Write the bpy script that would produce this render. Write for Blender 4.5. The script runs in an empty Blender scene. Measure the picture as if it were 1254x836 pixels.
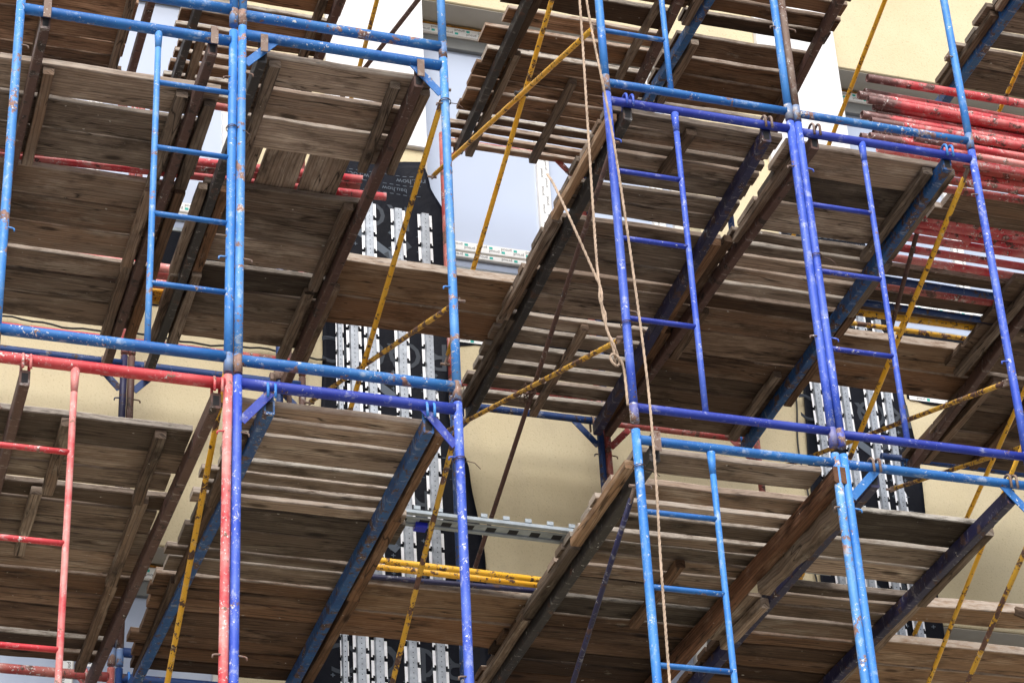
import bpy, math, random
from mathutils import Vector, Matrix
R = random.Random(7)
SC = bpy.context.scene
COL = SC.collection
GROUND = -1.6            # eye level of the photographer is z = 0; the street is 1.6 m below

# ------------------------------------------------------------------ materials
def new_mat(name):
    m = bpy.data.materials.new(name); m.use_nodes = True
    nt = m.node_tree; nt.nodes.clear()
    out = nt.nodes.new('ShaderNodeOutputMaterial'); b = nt.nodes.new('ShaderNodeBsdfPrincipled')
    nt.links.new(b.outputs[0], out.inputs[0])
    return m, nt, b
def N(nt, t, **kw):
    n = nt.nodes.new(t)
    for k, v in kw.items():
        if k in n.inputs.keys(): n.inputs[k].default_value = v
        else: setattr(n, k, v)
    return n
def ramp(nt, fac, stops, interp='LINEAR'):
    r = nt.nodes.new('ShaderNodeValToRGB'); r.color_ramp.interpolation = interp
    e = r.color_ramp.elements
    while len(e) < len(stops): e.new(0.5)
    for k, (p, c) in enumerate(stops):
        e[k].position = p; e[k].color = (c[0], c[1], c[2], 1) if not isinstance(c, (int, float)) else (c, c, c, 1)
    nt.links.new(fac, r.inputs[0]); return r.outputs[0]
def mix(nt, fac, a, b, mode='MIX'):
    n = nt.nodes.new('ShaderNodeMix'); n.data_type = 'RGBA'; n.blend_type = mode
    for s, v in ((0, fac), (6, a), (7, b)):
        if hasattr(v, 'is_linked') or hasattr(v, 'links'): nt.links.new(v, n.inputs[s])
        elif s == 0: n.inputs[0].default_value = v
        else: n.inputs[s].default_value = (v[0], v[1], v[2], 1)
    return n.outputs[2]
def math_(nt, op, a, b=None):
    n = nt.nodes.new('ShaderNodeMath'); n.operation = op
    for s, v in ((0, a), (1, b)):
        if v is None: continue
        if hasattr(v, 'links'): nt.links.new(v, n.inputs[s])
        else: n.inputs[s].default_value = v
    return n.outputs[0]
def noise(nt, vec, scale, detail=4, rough=.55, dist=0):
    n = N(nt, 'ShaderNodeTexNoise', Scale=scale, Detail=detail, Roughness=rough, Distortion=dist)
    nt.links.new(vec, n.inputs['Vector']); return n.outputs['Fac']
def obj_vec(nt):
    """object coordinates shifted by the object's own random number, so copies do not repeat"""
    tc = nt.nodes.new('ShaderNodeTexCoord'); oi = nt.nodes.new('ShaderNodeObjectInfo')
    a = nt.nodes.new('ShaderNodeVectorMath'); a.operation = 'MULTIPLY_ADD'
    nt.links.new(oi.outputs['Random'], a.inputs[0]); a.inputs[1].default_value = (37, 19, 53)
    nt.links.new(tc.outputs['Object'], a.inputs[2])
    return a.outputs[0]
def bump(nt, b, h, s=.3, d=.004):
    n = N(nt, 'ShaderNodeBump', Strength=s, Distance=d)
    nt.links.new(h, n.inputs['Height']); nt.links.new(n.outputs[0], b.inputs['Normal'])

def wood(name, pale, mid, dark, warm, warm_amt=.5, specks=True):
    m, nt, b = new_mat(name)
    uv = nt.nodes.new('ShaderNodeUVMap')
    def mp(sx, sy):
        q = nt.nodes.new('ShaderNodeMapping'); q.inputs['Scale'].default_value = (sx, sy, 1)
        nt.links.new(uv.outputs[0], q.inputs[0]); return q.outputs[0]
    at = nt.nodes.new('ShaderNodeAttribute'); at.attribute_name = 'tone'
    hu = nt.nodes.new('ShaderNodeAttribute'); hu.attribute_name = 'hue'
    du = nt.nodes.new('ShaderNodeAttribute'); du.attribute_name = 'dust'
    g1 = noise(nt, mp(1.4, 13), 1, 8, .60, 2.2)         # long grain
    g2 = noise(nt, mp(3.2, 95), 1, 4, .6, .5)            # fine fibre
    g3 = noise(nt, mp(1.1, 4.2), 1.6, 5, .62, 1.0)       # stains
    base = ramp(nt, g1, [(.28, dark), (.42, mid), (.58, mid), (.74, pale)])
    base = mix(nt, math_(nt, 'MULTIPLY', math_(nt, 'MULTIPLY', ramp(nt, g3, [(.34, .25), (.64, 1)]), hu.outputs['Fac']), warm_amt*1.9), base, warm)
    base = mix(nt, ramp(nt, g2, [(.36, .32), (.50, 0)]), base, dark)
    base = mix(nt, ramp(nt, g2, [(.55, 0), (.70, .25)]), base, pale)
    blot = noise(nt, mp(1.3, 3.6), 1.9, 7, .66)
    base = mix(nt, ramp(nt, blot, [(.33, .92), (.49, 0)]), base, dark)                                  # damp patches
    base = mix(nt, ramp(nt, noise(nt, mp(1.6, 5), 1.5, 6, .66), [(.52, 0), (.66, .75)]), base, pale)    # bleached patches
    wv = N(nt, 'ShaderNodeTexWave', Scale=1.0, Distortion=9.0, Detail=4.0); wv.wave_type = 'BANDS'; wv.bands_direction = 'Y'
    wv.inputs['Detail Scale'].default_value = .7; wv.inputs['Detail Roughness'].default_value = .6
    nt.links.new(mp(.9, 15), wv.inputs['Vector'])
    base = mix(nt, ramp(nt, wv.outputs['Fac'], [(.0, .42), (.30, 0)]), base, dark)
    # knots
    v = N(nt, 'ShaderNodeTexVoronoi', Scale=1.0); nt.links.new(mp(2.1, 6.0), v.inputs['Vector'])
    base = mix(nt, ramp(nt, v.outputs['Distance'], [(.07, .85), (.15, 0)]), base, (dark[0]*.5, dark[1]*.45, dark[2]*.4))
    tone = ramp(nt, at.outputs['Fac'], [(0, .22), (.5, 1.12), (1, 2.25)])
    base = mix(nt, 1.0, base, tone, 'MULTIPLY')
    # splits along the grain
    cr = N(nt, 'ShaderNodeTexNoise', Scale=1.0, Detail=3.0, Roughness=.5, Distortion=.4); nt.links.new(mp(.55, 9), cr.inputs['Vector'])
    crk = math_(nt, 'ABSOLUTE', math_(nt, 'SUBTRACT', cr.outputs['Fac'], .5))
    base = mix(nt, ramp(nt, crk, [(.0, .9), (.009, 0)]), base, (.012, .008, .006))
    # nail heads and their rust marks near the board ends
    nv = N(nt, 'ShaderNodeTexVoronoi', Scale=1.0, Randomness=.8); nt.links.new(mp(3.5, 9), nv.inputs['Vector'])
    base = mix(nt, ramp(nt, nv.outputs['Distance'], [(.035, .9), (.055, 0)]), base, (.03, .018, .012))
    if specks:
        s = noise(nt, mp(26, 30), 1, 2, .5)
        base = mix(nt, ramp(nt, s, [(.74, 0), (.76, .8)]), base, (.45, .43, .39))
        s2 = noise(nt, mp(4.5, 10), 1, 7, .76)
        base = mix(nt, ramp(nt, s2, [(.60, 0), (.74, .6)]), base, (.30, .275, .235))
    dn = noise(nt, mp(7, 34), 1.4, 7, .74)
    dm = math_(nt, 'MULTIPLY', du.outputs['Fac'], ramp(nt, dn, [(.36, .12), (.54, .95)]))
    base = mix(nt, dm, base, mix(nt, hu.outputs['Fac'], (.50, .465, .41), (.46, .37, .30)))             # dried plaster on edges and tops, plus light in the gaps painted pale
    nt.links.new(base, b.inputs['Base Color']); b.inputs['Roughness'].default_value = .85
    b.inputs['Specular IOR Level'].default_value = .2
    bump(nt, b, math_(nt, 'ADD', g1, math_(nt, 'MULTIPLY', g2, .5)), .6, .004)
    return m
def paint(name, col, fade, rust=.5, fleck=.5, chip_col=(.13, .075, .055), rough=.56, fade_amt=.5, fleck_col=(.62, .62, .60), ends=False, spots=False):
    m, nt, b = new_mat(name); v = obj_vec(nt)
    c = mix(nt, math_(nt, 'MULTIPLY', ramp(nt, noise(nt, v, 5, 5, .6), [(.36, 0), (.66, 1)]), fade_amt), col, fade)
    c = mix(nt, ramp(nt, noise(nt, v, 46, 3, .6), [(.60, 0), (.68, .45)]), c, fade)
    big = noise(nt, v, 13, 7, .70)
    rmask = ramp(nt, big, [(.70 - .2*rust, 0), (.715 - .2*rust, 1)])
    rc = ramp(nt, noise(nt, v, 30, 4), [(.35, chip_col), (.65, (chip_col[0]*2.1, chip_col[1]*2.1, chip_col[2]*2.1))])
    c = mix(nt, rmask, c, rc)
    if spots:
        sp = noise(nt, v, 38, 4, .7); sm_ = ramp(nt, sp, [(.60, 0), (.625, 1)]); c = mix(nt, sm_, c, rc)
    if ends:
        tg = nt.nodes.new('ShaderNodeTexCoord'); sx = nt.nodes.new('ShaderNodeSeparateXYZ'); nt.links.new(tg.outputs['Generated'], sx.inputs[0])
        em = math_(nt, 'ADD', sx.outputs[0], math_(nt, 'MULTIPLY', noise(nt, v, 7, 4, .7), .11))
        c = mix(nt, ramp(nt, em, [(.115, .95), (.135, 0)]), c, rc)
    lo = math_(nt, 'MULTIPLY', math_(nt, 'SUBTRACT', noise(nt, v, 6.5, 3, .6), .5), .42)
    fl = math_(nt, 'ADD', noise(nt, v, 62, 5, .7, .6), lo)
    c = mix(nt, ramp(nt, fl, [(.745 - .12*fleck, 0), (.765 - .12*fleck, 1)]), c, fleck_col)
    st = nt.nodes.new('ShaderNodeVectorMath'); st.operation = 'MULTIPLY'; nt.links.new(v, st.inputs[0]); st.inputs[1].default_value = (.38, 1, .38)
    sm2 = noise(nt, st.outputs[0], 34, 6, .72)
    c = mix(nt, ramp(nt, sm2, [(.60 - .05*fleck, 0), (.72 - .05*fleck, .75)]), c, tuple(.5*f_+.5*g_ for f_, g_ in zip(fade, fleck_col)))
    fl2 = noise(nt, v, 14, 5, .75)
    c = mix(nt, ramp(nt, fl2, [(.73 - .08*fleck, 0), (.75 - .08*fleck, .9)]), c, fleck_col)
    nt.links.new(c, b.inputs['Base Color'])
    nt.links.new(ramp(nt, rmask, [(0, rough), (1, .8)]), b.inputs['Roughness'])
    bump(nt, b, math_(nt, 'ADD', rmask, fl), .25, .0015)
    return m
def plain(name, col, rough=.6, metal=0, spec=.5, var=.12, scale=6, bmp=0, bscale=80, bdist=.003):
    m, nt, b = new_mat(name); v = obj_vec(nt)
    c = ramp(nt, noise(nt, v, scale, 5, .6), [(.3, tuple(x*(1-var) for x in col)), (.7, tuple(min(1, x*(1+var)) for x in col))])
    nt.links.new(c, b.inputs['Base Color']); b.inputs['Roughness'].default_value = rough
    b.inputs['Metallic'].default_value = metal; b.inputs['Specular IOR Level'].default_value = spec
    if bmp: bump(nt, b, noise(nt, v, bscale, 4, .6), bmp, bdist)
    return m

M = {}
M['wood'] = wood('weathered_board', (.325, .272, .220), (.178, .138, .107), (.044, .031, .023), (.195, .120, .076), .45)
M['wood_warm'] = wood('brown_board', (.245, .160, .108), (.135, .082, .052), (.040, .023, .014), (.190, .095, .045), .6)
M['wood_dark'] = wood('dirty_board', (.195, .148, .110), (.098, .068, .048), (.028, .018, .012), (.115, .061, .033), .5)
M['wood_red'] = wood('red_brown_timber', (.23, .140, .090), (.125, .066, .040), (.036, .017, .010), (.20, .080, .038), .7)
M['wood_pale'] = wood('fresh_board', (.40, .295, .205), (.250, .165, .105), (.085, .050, .030), (.29, .165, .085), .5)
M['sky'] = paint('sky_blue_paint', (.020, .17, .56), (.10, .33, .70), .30, .80)
M['skybar'] = paint('deep_sky_blue_paint', (.006, .095, .34), (.03, .20, .50), .34, .75)  # bar paints are darker copies of the post paints, shade put into the colour
M['skyworn'] = paint('worn_sky_blue_paint', (.035, .20, .57), (.16, .38, .68), .62, .95, chip_col=(.17, .10, .08))
M['skybarworn'] = paint('worn_deep_sky_blue_paint', (.008, .105, .35), (.05, .22, .48), .66, .90, chip_col=(.16, .085, .065))
M['violet'] = paint('violet_blue_paint', (.020, .066, .47), (.13, .22, .66), .34, .90)
M['violetbar'] = paint('deep_violet_blue_paint', (.007, .022, .27), (.04, .08, .42), .34, .60)
M['red'] = paint('red_paint', (.52, .030, .045), (.66, .30, .27), .46, .95, fade_amt=1.0)
M['redbar'] = paint('deep_red_paint', (.46, .012, .024), (.60, .12, .12), .44, .80)
M['redpipe'] = paint('scuffed_red_paint', (.50, .012, .030), (.58, .22, .20), .62, .95, chip_col=(.080, .040, .036), fade_amt=.8, ends=True)
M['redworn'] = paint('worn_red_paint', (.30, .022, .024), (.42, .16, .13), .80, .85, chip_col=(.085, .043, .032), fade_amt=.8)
M['yellow'] = paint('yellow_paint', (.74, .37, .006), (.72, .45, .06), .62, .25, chip_col=(.055, .028, .018), rough=.5, spots=True)
M['yellowworn'] = paint('rusty_yellow_paint', (.62, .33, .012), (.50, .32, .07), .96, .35, chip_col=(.07, .034, .024), rough=.6, spots=True)
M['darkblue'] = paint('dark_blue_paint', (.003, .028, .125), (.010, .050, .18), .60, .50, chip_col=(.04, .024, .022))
M['beamblue'] = paint('rubbed_blue_paint', (.003, .050, .185), (.02, .13, .33), .72, .62, chip_col=(.06, .035, .028), spots=True)
M['indigo'] = paint('indigo_paint', (.007, .007, .036), (.022, .022, .095), .66, .50, chip_col=(.045, .024, .022))
M['brown'] = paint('brown_rust_paint', (.070, .032, .024), (.115, .058, .044), .60, .40, chip_col=(.025, .016, .013), rough=.65)
M['black'] = paint('black_steel_paint', (.016, .014, .015), (.045, .038, .034), .55, .50, chip_col=(.05, .028, .021), rough=.6)
M['rust'] = paint('rusty_joint', (.16, .105, .080), (.30, .23, .19), .6, .7, chip_col=(.10, .05, .035), rough=.75)
M['joint_sky'] = paint('scuffed_blue_joint', (.03, .17, .46), (.26, .25, .25), .95, .9, chip_col=(.14, .085, .065), fade_amt=.8)
M['joint_violet'] = paint('scuffed_violet_joint', (.03, .06, .42), (.26, .24, .26), .95, .9, chip_col=(.14, .085, .065), fade_amt=.8)
M['joint_red'] = paint('scuffed_red_joint', (.45, .04, .05), (.34, .25, .23), .9, .9, chip_col=(.12, .06, .045), fade_amt=.8)
M['galv'] = plain('galvanised_steel', (.34, .37, .41), .42, .55, .5, .25, 24)
M['galvtab'] = plain('bright_zinc_tab', (.78, .79, .82), .40, .35, .5, .10, 30)
M['galvdull'] = plain('dull_galvanised_steel', (.30, .34, .37), .5, .35, .5, .2, 20)
M['hole'] = plain('punched_hole', (.012, .012, .014), .9)
M['rope'] = plain('hemp_rope', (.42, .32, .24), .9, 0, .2, .38, 14)
M['wire'] = plain('tie_wire', (.10, .06, .045), .6, .5)
M['cable'] = plain('black_cable', (.012, .012, .013), .55)
M['membrane'] = plain('black_membrane', (.0042, .0052, .0095), .60, 0, .10, .3, 2.5, .4, 9, .02)
M['print'] = plain('grey_print', (.075, .094, .122), .6, 0, .3, .1)
M['printdim'] = plain('dim_grey_print', (.027, .034, .046), .6, 0, .3, .1)
M['tape'] = plain('white_tape', (.80, .81, .80), .45, 0, .4, .03)
M['ink'] = plain('tape_ink', (.06, .06, .07), .6)
M['teal'] = plain('tape_teal_mark', (.02, .42, .36), .6)
M['frame_pvc'] = plain('window_pvc', (.62, .60, .56), .4)
M['sash'] = plain('grey_sash', (.13, .135, .13), .4)  # dark grey for the shadow strip under the window head
M['white'] = plain('white_plaster', (.68, .68, .69), .85, 0, .2, .05, 9, .5, 60, .003)
M['foam'] = plain('mounting_foam', (.36, .17, .03), .9, 0, .2, .6, 40, .8, 30, .01)
M['putty'] = plain('grey_soffit_plaster', (.40, .37, .31), .9, 0, .2, .06, 6)
M['plastic'] = plain('blue_plastic', (.01, .02, .42), .35)
M['tag'] = plain('white_tag', (.8, .8, .8), .5)
def stucco():
    m, nt, b = new_mat('cream_stucco'); v = obj_vec(nt)
    c = ramp(nt, noise(nt, v, 1.4, 5, .6), [(.3, (.56, .48, .31)), (.7, (.63, .555, .38))])
    gr = noise(nt, v, 75, 4, .75)
    c = mix(nt, ramp(nt, noise(nt, v, 3.3, 6, .7), [(.52, 0), (.72, .35)]), c, (.47, .40, .28))
    c = mix(nt, ramp(nt, gr, [(.30, .75), (.44, 0)]), c, (.36, .30, .19))
    nt.links.new(c, b.inputs['Base Color']); b.inputs['Roughness'].default_value = .92
    b.inputs['Specular IOR Level'].default_value = .15
    bump(nt, b, gr, .5, .004); return m
M['stucco'] = stucco()
def glass():
    m, nt, b = new_mat('filmed_window_glass'); v = obj_vec(nt)
    c = ramp(nt, noise(nt, v, .8, 3), [(.3, (.34, .40, .52)), (.7, (.40, .46, .58))])
    nt.links.new(c, b.inputs['Base Color']); b.inputs['Roughness'].default_value = .12
    b.inputs['Specular IOR Level'].default_value = .6; b.inputs['Coat Weight'].default_value = .4
    b.inputs['Coat Roughness'].default_value = .05
    return m
M['glass'] = glass()
def earth():
    m, nt, b = new_mat('gravel_yard'); v = obj_vec(nt)
    c = ramp(nt, noise(nt, v, .4, 6, .6), [(.3, (.20, .188, .178)), (.7, (.28, .267, .255))])
    c = mix(nt, ramp(nt, noise(nt, v, 18, 4, .7), [(.4, .5), (.6, 0)]), c, (.22, .20, .18))
    nt.links.new(c, b.inputs['Base Color']); b.inputs['Roughness'].default_value = .95
    bump(nt, b, noise(nt, v, 30, 5), .6, .03); return m
M['earth'] = earth()

# ------------------------------------------------------------------ mesh building
class MB:
    def __init__(s): s.v = []; s.f = []; s.uv = []; s.tone = []; s.sm = []; s.mi = []; s.du = []; s.hu = []; s.hue = .3
    def face(s, idx, uv=None, tone=.5, smooth=False, mi=0, dust=0.0):
        s.f.append(tuple(idx)); s.uv.append(uv or [(0, 0)]*len(idx)); s.tone.append(tone); s.sm.append(smooth); s.mi.append(mi); s.du.append(dust); s.hu.append(s.hue)
    def rings(s, rings, closed_ends=True, tone=.5, smooth=True, ulen=None, mi=0, loop=True, dust=None):
        """skin a list of equal rings of points"""
        n = len(rings[0]); b = len(s.v)
        for r in rings: s.v += [tuple(p) for p in r]
        u = [0.0]
        for k in range(1, len(rings)):
            u.append(u[-1] + (Vector(rings[k][0]) - Vector(rings[k-1][0])).length)
        w = [0.0]
        for k in range(n): w.append(w[-1] + (Vector(rings[0][(k+1) % n]) - Vector(rings[0][k])).length)
        u0, v0 = R.uniform(0, 40), R.uniform(0, 40)
        for k in range(len(rings)-1):
            for j in range(n if loop else n-1):
                j2 = (j+1) % n
                s.face((b+k*n+j, b+k*n+j2, b+(k+1)*n+j2, b+(k+1)*n+j),
                       [(u0+u[k], v0+w[j]), (u0+u[k], v0+w[j+1]), (u0+u[k+1], v0+w[j+1]), (u0+u[k+1], v0+w[j])], tone, smooth, mi, dust[j] if dust else 0.0)
        if closed_ends:
            for k, rev in ((0, True), (len(rings)-1, False)):
                ids = [b+k*n+j for j in range(n)]
                pts = rings[k]; uv = [(u0 + 9 + (Vector(p)-Vector(pts[0])).length, v0 + 3*j*.01) for j, p in enumerate(pts)]
                if rev: ids.reverse(); uv.reverse()
                s.face(ids, uv, tone, False, mi, dust[2]*.8 if dust else 0.0)
    @staticmethod
    def frame(p, q, up=(0, 0, 1)):
        d = (Vector(q)-Vector(p)).normalized(); up = Vector(up)
        if abs(d.dot(up)) > .97: up = Vector((0, 1, 0))
        a = d.cross(up).normalized(); return d, a, a.cross(d).normalized()
    def tube(s, p, q, r, n=14, r2=None, mi=0, segs=1):
        p, q = Vector(p), Vector(q); d, a, c = s.frame(p, q); r2 = r if r2 is None else r2
        rg = []
        for k in range(segs+1):
            t = k/segs; o = p.lerp(q, t); rr = r+(r2-r)*t
            rg.append([o + (a*math.cos(2*math.pi*j/n) + c*math.sin(2*math.pi*j/n))*rr for j in range(n)])
        s.rings(rg, mi=mi)
    def pipe(s, p, q, r, wall=.004, n=14):
        p, q = Vector(p), Vector(q); d, a, c = s.frame(p, q)
        def ring(o, rr): return [o + (a*math.cos(2*math.pi*j/n) + c*math.sin(2*math.pi*j/n))*rr for j in range(n)]
        e = d*min(.25, (q-p).length*.3)
        s.rings([ring(p+e, r-wall), ring(p, r-wall), ring(p, r-.0005), ring(p+d*.0008, r), ring(q-d*.0008, r), ring(q, r-.0005), ring(q, r-wall), ring(q-e, r-wall)], True)
    def bar(s, p, q, w, h, up=(0, 0, 1), ch=.003, tone=.5, segs=1, jit=0, mi=0, dust=None):
        """rectangular bar: w across, h along up; chamfered edges; optional waviness"""
        p, q = Vector(p), Vector(q); d, a, c = s.frame(p, q, up)
        hw, hh = w/2, h/2
        prof = [(-hw+ch, -hh), (hw-ch, -hh), (hw, -hh+ch), (hw, hh-ch), (hw-ch, hh), (-hw+ch, hh), (-hw, hh-ch), (-hw, -hh+ch)]
        rg = []
        j1 = j2 = jb = 0
        for k in range(segs+1):
            if jit:
                j1 = .6*j1 + R.uniform(-jit, jit); j2 = .6*j2 + R.uniform(-jit, jit); jb = .6*jb + R.uniform(-jit, jit)*.35
            o = p.lerp(q, k/segs)
            rg.append([o + a*(x + (j1 if x < 0 else j2)) + c*(y + jb) for x, y in prof])
        s.rings(rg, True, tone, False, mi=mi, dust=None if dust is None else [0, dust*.7, dust, .9, .9, .9, dust, dust*.7])
    def box(s, x0, x1, y0, y1, z0, z1, ch=.002, tone=.5, mi=0):
        s.bar((x0, (y0+y1)/2, (z0+z1)/2), (x1, (y0+y1)/2, (z0+z1)/2), y1-y0, z1-z0, ch=min(ch, .3*min(y1-y0, z1-z0)), tone=tone, mi=mi)
    def path(s, pts, r, n=8, mi=0, closed=False):
        pts = [Vector(p) for p in pts]; rg = []; a = None
        for k, p in enumerate(pts):
            d = (pts[min(k+1, len(pts)-1)] - pts[max(k-1, 0)]).normalized()
            if closed and k in (0, len(pts)-1): d = (pts[1]-pts[-2]).normalized()
            if a is None:
                a = d.cross(Vector((.3, 1, .2))).normalized()
            a = (a - d*a.dot(d)).normalized(); c = d.cross(a)
            rg.append([p + (a*math.cos(2*math.pi*j/n) + c*math.sin(2*math.pi*j/n))*r for j in range(n)])
        s.rings(rg, not closed, mi=mi)
    def poly(s, pts, mi=0, tone=.5):
        b = len(s.v); s.v += [tuple(p) for p in pts]; s.face(range(b, b+len(pts)), None, tone, False, mi)
    def build(s, name, mats, parent=None, loc=None):
        if not isinstance(mats, (list, tuple)): mats = [mats]
        o_loc = Vector(parent.matrix_world_loc) if parent is not None and hasattr(parent, 'matrix_world_loc') else Vector((0, 0, 0))
        base = WLOC.get(parent.name, Vector((0, 0, 0))) if parent is not None else None
        if loc is None and parent is None:
            xs, ys, zs = zip(*s.v); loc = ((min(xs)+max(xs))/2, (min(ys)+max(ys))/2, min(zs))
        org = Vector(loc) if parent is None else base
        me = bpy.data.meshes.new(name)
        me.from_pydata([tuple(Vector(p)-org) for p in s.v], [], s.f)
        ul = me.uv_layers.new(name='UVMap'); k = 0
        flat = [c for f in s.uv for t in f for c in t]; ul.data.foreach_set('uv', flat)
        at = me.attributes.new('tone', 'FLOAT', 'FACE'); at.data.foreach_set('value', s.tone)
        if any(s.du) or True:
            for nm, vals in (('dust', s.du), ('hue', s.hu)):
                a2 = me.attributes.new(nm, 'FLOAT', 'FACE'); a2.data.foreach_set('value', vals)
        me.polygons.foreach_set('use_smooth', s.sm); me.polygons.foreach_set('material_index', s.mi)
        for m in mats: me.materials.append(m)
        me.update(); me.validate()
        o = bpy.data.objects.new(name, me); COL.objects.link(o)
        if parent is None: o.location = org; WLOC[o.name] = org
        else: o.parent = parent; WLOC[o.name] = org
        return o
WLOC = {}
def tag(o, label, cat, group=None, kind=None):
    o['label'] = label; o['category'] = cat
    if group: o['group'] = group
    o['kind'] = kind or 'thing'
    return o
def thing(name, label, cat, loc, group=None):
    o = bpy.data.objects.new(name, None); COL.objects.link(o); o.location = loc; WLOC[o.name] = Vector(loc)
    o.empty_display_size = .1
    return tag(o, label, cat, group)
def struct(name, mb, mat):
    o = mb.build(name, mat); o['kind'] = 'structure'; return o

# ------------------------------------------------------------------ ground
g = MB(); S_ = 300
g.v = [(-S_, -S_, GROUND), (S_, -S_, GROUND), (S_, S_, GROUND), (-S_, S_, GROUND)]; g.face((0, 1, 2, 3))
struct('ground', g, M['earth'])

# ------------------------------------------------------------------ lettering
def text_polys(txt, size):
    """the glyph outlines of a line of text, as flat triangles, centred"""
    cu = bpy.data.curves.new('lettering', 'FONT'); cu.body = txt; cu.size = size; cu.align_x = 'CENTER'; cu.align_y = 'CENTER'
    cu.resolution_u = 3
    o = bpy.data.objects.new('lettering', cu); COL.objects.link(o)
    dg = bpy.context.evaluated_depsgraph_get(); me = bpy.data.meshes.new_from_object(o.evaluated_get(dg))
    vs = [tuple(v.co) for v in me.vertices]; fs = [tuple(p.vertices) for p in me.polygons]
    bpy.data.objects.remove(o); bpy.data.curves.remove(cu); bpy.data.meshes.remove(me)
    return vs, fs
def put_text(mb, txt, size, x, z, yfun, ang=math.pi, off=.003, bold=0, mi=0):
    vs, fs = text_polys(txt, size); b = len(mb.v); ca, sa = math.cos(ang), math.sin(ang)
    for vx, vy, _ in vs:
        px, pz = x + ca*vx - sa*vy, z + sa*vx + ca*vy
        mb.v.append((px, yfun(px, pz) - off, pz))
    for f in fs: mb.face([b+i for i in f], mi=mi)
def put_quad(mb, x, z, w, h, yfun, off=.003, ang=0, mi=0):
    ca, sa = math.cos(ang), math.sin(ang); pts = []
    for dx, dz in ((-w/2, -h/2), (w/2, -h/2), (w/2, h/2), (-w/2, h/2)):
        px, pz = x + ca*dx - sa*dz, z + sa*dx + ca*dz; pts.append((px, yfun(px, pz)-off, pz))
    mb.poly(pts, mi)

# ------------------------------------------------------------------ the building behind
WY = 3.40                                       # face of the cream wall
bld = thing('apartment_building', 'cream rendered building with unfinished black clad piers behind the scaffold', 'building', (4.0, 4.2, GROUND))
def slab(name, x0, x1, y0, y1, z0, z1, mat, parent=bld):
    b = MB(); b.box(x0, x1, y0, y1, z0, z1, .006); return b.build(name, mat, parent)
FLOOR = 4.47
WIN = [(4.72, 6.95), (9.17, 11.42), (13.64, 15.9)]          # heights of the window bands
SP = [(-1.6, 4.72), (6.95, 9.17), (11.42, 13.64)]
PIERS = [(-3.2, -2.45), (0.0, .72), (3.20, 3.86), (6.38, 6.98), (9.5, 10.15)]
for z0, z1 in SP: slab('spandrel', -6, 13, WY, WY+.6, z0, z1, M['stucco'])
slab('core_wall', -6, 13, WY+.62, WY+.8, -1.6, 16, M['white'])
for x0, x1 in PIERS:
    for z0, z1 in WIN: slab('pier', x0, x1, WY-.006, WY+.58, z0+.002 if z0 > 9 and z0 < 10 else z0, z1, M['white'])
def tape(mb_, x0, x1, z0, z1, y, vertical=False):
    pass
def window(x0, x1, z0, z1, muls, lift=0):
    zs = z0; z0 = z0+lift
    yf = WY + .215                              # front of the frame, deep in the recess
    fr = MB(); t = .085
    for a, b_ in ((z0, z0+.05), (z0+.052, z0+t+.05), (z1-t, z1)): fr.bar((x0, yf+.03, (a+b_)/2), (x1, yf+.03, (a+b_)/2), .06, b_-a, ch=.006)
    for xm in (x0+t/2, x1-t/2) + tuple(muls): fr.box(xm-t/2, xm+t/2, yf+.004, yf+.055, z0+t+.05, z1-t, .006)
    w = fr.build('window', M['frame_pvc'], bld)
    g_ = MB(); y = yf+.045; g_.box(x0+.01, x1-.01, y, y+.01, z0+t+.06, z1-t-.01, .001); g_.build('glass', M['glass'], w)
    tp = MB(); f = lambda x, z: yf - .0015
    for zc, h in ((z0+.095, .066), (z0+.026, .034), (z1-t/2, .066)): put_quad(tp, (x0+x1)/2, zc, x1-x0-.01, h, f, .0005)
    for xm in muls: put_quad(tp, xm, (z0+z1)/2, .072, z1-z0-.25, f, -.0035)
    pr = tp
    for k, zc in enumerate((z0+.108, z0+.084, z0+.027, z1-t/2+.014, z1-t/2-.014)):
        x = x0 + .1 + (k % 2)*.085
        while x < x1-.1:
            put_text(pr, 'proud', .030, x, zc, f, math.pi, .0015, mi=1)
            put_quad(pr, x+.062, zc, .024, .018, f, .0015, mi=2)
            x += .17
    for xm in muls:
        z = z0+.2
        while z < z1-.2:
            put_text(pr, 'proud', .032, xm-.014, z, f, math.pi/2, -.002, mi=1); put_text(pr, 'proud', .032, xm+.016, z+.07, f, math.pi/2, -.002, mi=1); z += .15
    pr.build('packing_tape', [M['tape'], M['ink'], M['teal']], w)
    if lift: q = MB(); q.box(x0+.01, x1-.01, yf+.02, yf+.05, zs-.03, z0-.004, .003); q.build('flashing', M['glass'], w)
    q = MB(); q.box(x0+t, x1-t, yf+.012, yf+.05, z1-t-.10, z1-t-.004, .004); q.build('sash_rail', M['sash'], w)  # dark bar added in place of the shadow below the head
    fo = MB(); fo.bar((x0, yf+.02, z1+.004), (x1, yf+.02, z1+.004), .05, .012, jit=.004, segs=40); fo.build('foam_seal', M['foam'], w)
    return w
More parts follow.
